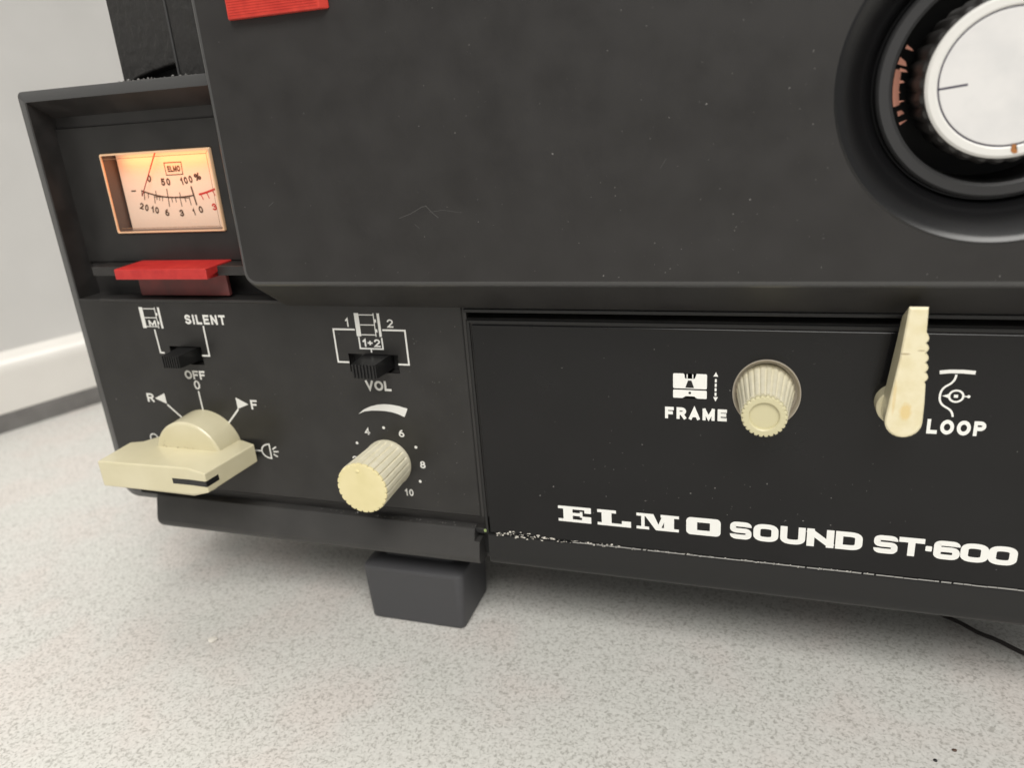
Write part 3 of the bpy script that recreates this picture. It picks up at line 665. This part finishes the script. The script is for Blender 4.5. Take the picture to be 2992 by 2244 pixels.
flecks('dust', .3, [(85, 144, 32.4, 33.4, 45)], M['dust'], skirt, .15, .5)
flecks('dust', -.12, [(152, 295, 34, 96, 60), (180, 270, 44, 60, 45)], M['dust'], plate, .12, .4)
bm = bmesh.new()           # chipped paint along the plate's lower edge
for k in range(230):
    u = random.random() ** 1.6; x = 151 + 110 * u; big = max(.1, (.85 * math.exp(-((x - 161) / 11) ** 2) + .4 * math.exp(-((x - 182) / 16) ** 2)) * random.choice((.35, .6, 1, 1.5)))
    l = random.uniform(.2, .7) * (.5 + big); z = 31.15 + random.gauss(.1, .35) * (big + .15); h = random.uniform(.08, .42) * (.5 + big); sk_ = random.uniform(-.2, .3)
    y = -.16 - random.uniform(0, .05) if z > 31.1 else -.66 - random.uniform(0, .05)
    p = [(x, z), (x + l, z + random.uniform(-.05, .05)), (x + l * .8 + sk_, z + h), (x + sk_, z + h * random.uniform(.5, 1))]
    bm.faces.new([bm.verts.new((a, y - random.uniform(0, .25), b)) for a, b in p])
o = link('paint_chips', bm, M['flake'], plate, smooth=False); o['kind'] = 'stuff'
bm = bmesh.new(); bmesh.ops.create_icosphere(bm, subdivisions=1, radius=.75)
for v in bm.verts: v.co = Vector((147.3, -.2, 31.9)) + v.co * random.uniform(.6, 1.1)
link('green_speck', bm, M['green'], P)
bm = bmesh.new(); x = 176
while x < XR - 6:
    l = random.uniform(.8, 4.5); h = random.uniform(.16, .30); z = 31.02 + random.uniform(-.03, .03)
    bm.faces.new([bm.verts.new(p) for p in ((x, -.5, z - .06), (x + l, -.5, z - .06), (x + l + .1, -.28, z + h), (x + .1, -.28, z + h))]); x += l + random.choice((.05, .1, .12, .5))
o = link('worn_edge', bm, M['scuff'], plate, smooth=False); o['kind'] = 'stuff'
bm = bmesh.new()           # debris under the rear column
for _ in range(60):
    x, y = random.uniform(34, 63), random.uniform(6, 13); r = random.uniform(.15, .5)
    mm_ = bmesh.ops.create_icosphere(bm, subdivisions=1, radius=r)
    for v in mm_['verts']: v.co = Vector((x, y, 174.5 + r * .6)) + v.co * random.uniform(.7, 1.2)
o = link('dust', bm, M['dust'], housing, smooth=False); o['kind'] = 'stuff'

# ================================================================== things on the counter
def tube(name, pts, r, m, n=10):
    bm = bmesh.new(); rs = []
    for i, p in enumerate(pts):
        p = Vector(p); d = (Vector(pts[min(i + 1, len(pts) - 1)]) - Vector(pts[max(i - 1, 0)])).normalized(); s = d.cross(Vector((0, 0, 1))).normalized(); u = s.cross(d)
        rs.append([tuple(p + s * r * math.cos(2 * math.pi * k / n) + u * r * math.sin(2 * math.pi * k / n)) for k in range(n)])
    rings(bm, rs); return link(name, bm, m)
cp_ = []
for k in range(60):
    u = k / 59; x = 262 + 118 * u; cp_.append((x, 63 - .73 * (x - 262) + .35 * math.sin(x * .5) - 1.2 * math.sin(u * math.pi), TZ + .85 + .25 * math.sin(x * .4) ** 2))
cd = tube('cord', cp_, .7, M['cord'])
cd['label'] = 'thin black cord lying on the counter beneath the right of the projector'; cd['category'] = 'cord'
def crumb(x, y, r, m, label, flat=.6):
    bm = bmesh.new(); bmesh.ops.create_icosphere(bm, subdivisions=2, radius=r)
    for v in bm.verts: v.co = Vector((x + v.co.x * random.uniform(.75, 1.3), y + v.co.y * random.uniform(.7, 1.1), TZ + r * flat + v.co.z * flat))
    o = link('crumb', bm, m); o['label'] = label; o['category'] = 'crumb'; return o
crumb(49.7, -23.5, 1.7, M['flake'], 'whitish flat crumb on the counter left of the foot', .25)
crumb(282.3, -17.0, .55, M['ink'], 'dark brown speck on the counter, nearer the projector')
crumb(277.0, -21.7, .5, M['deep'], 'black speck on the counter, nearest the bottom of the view')
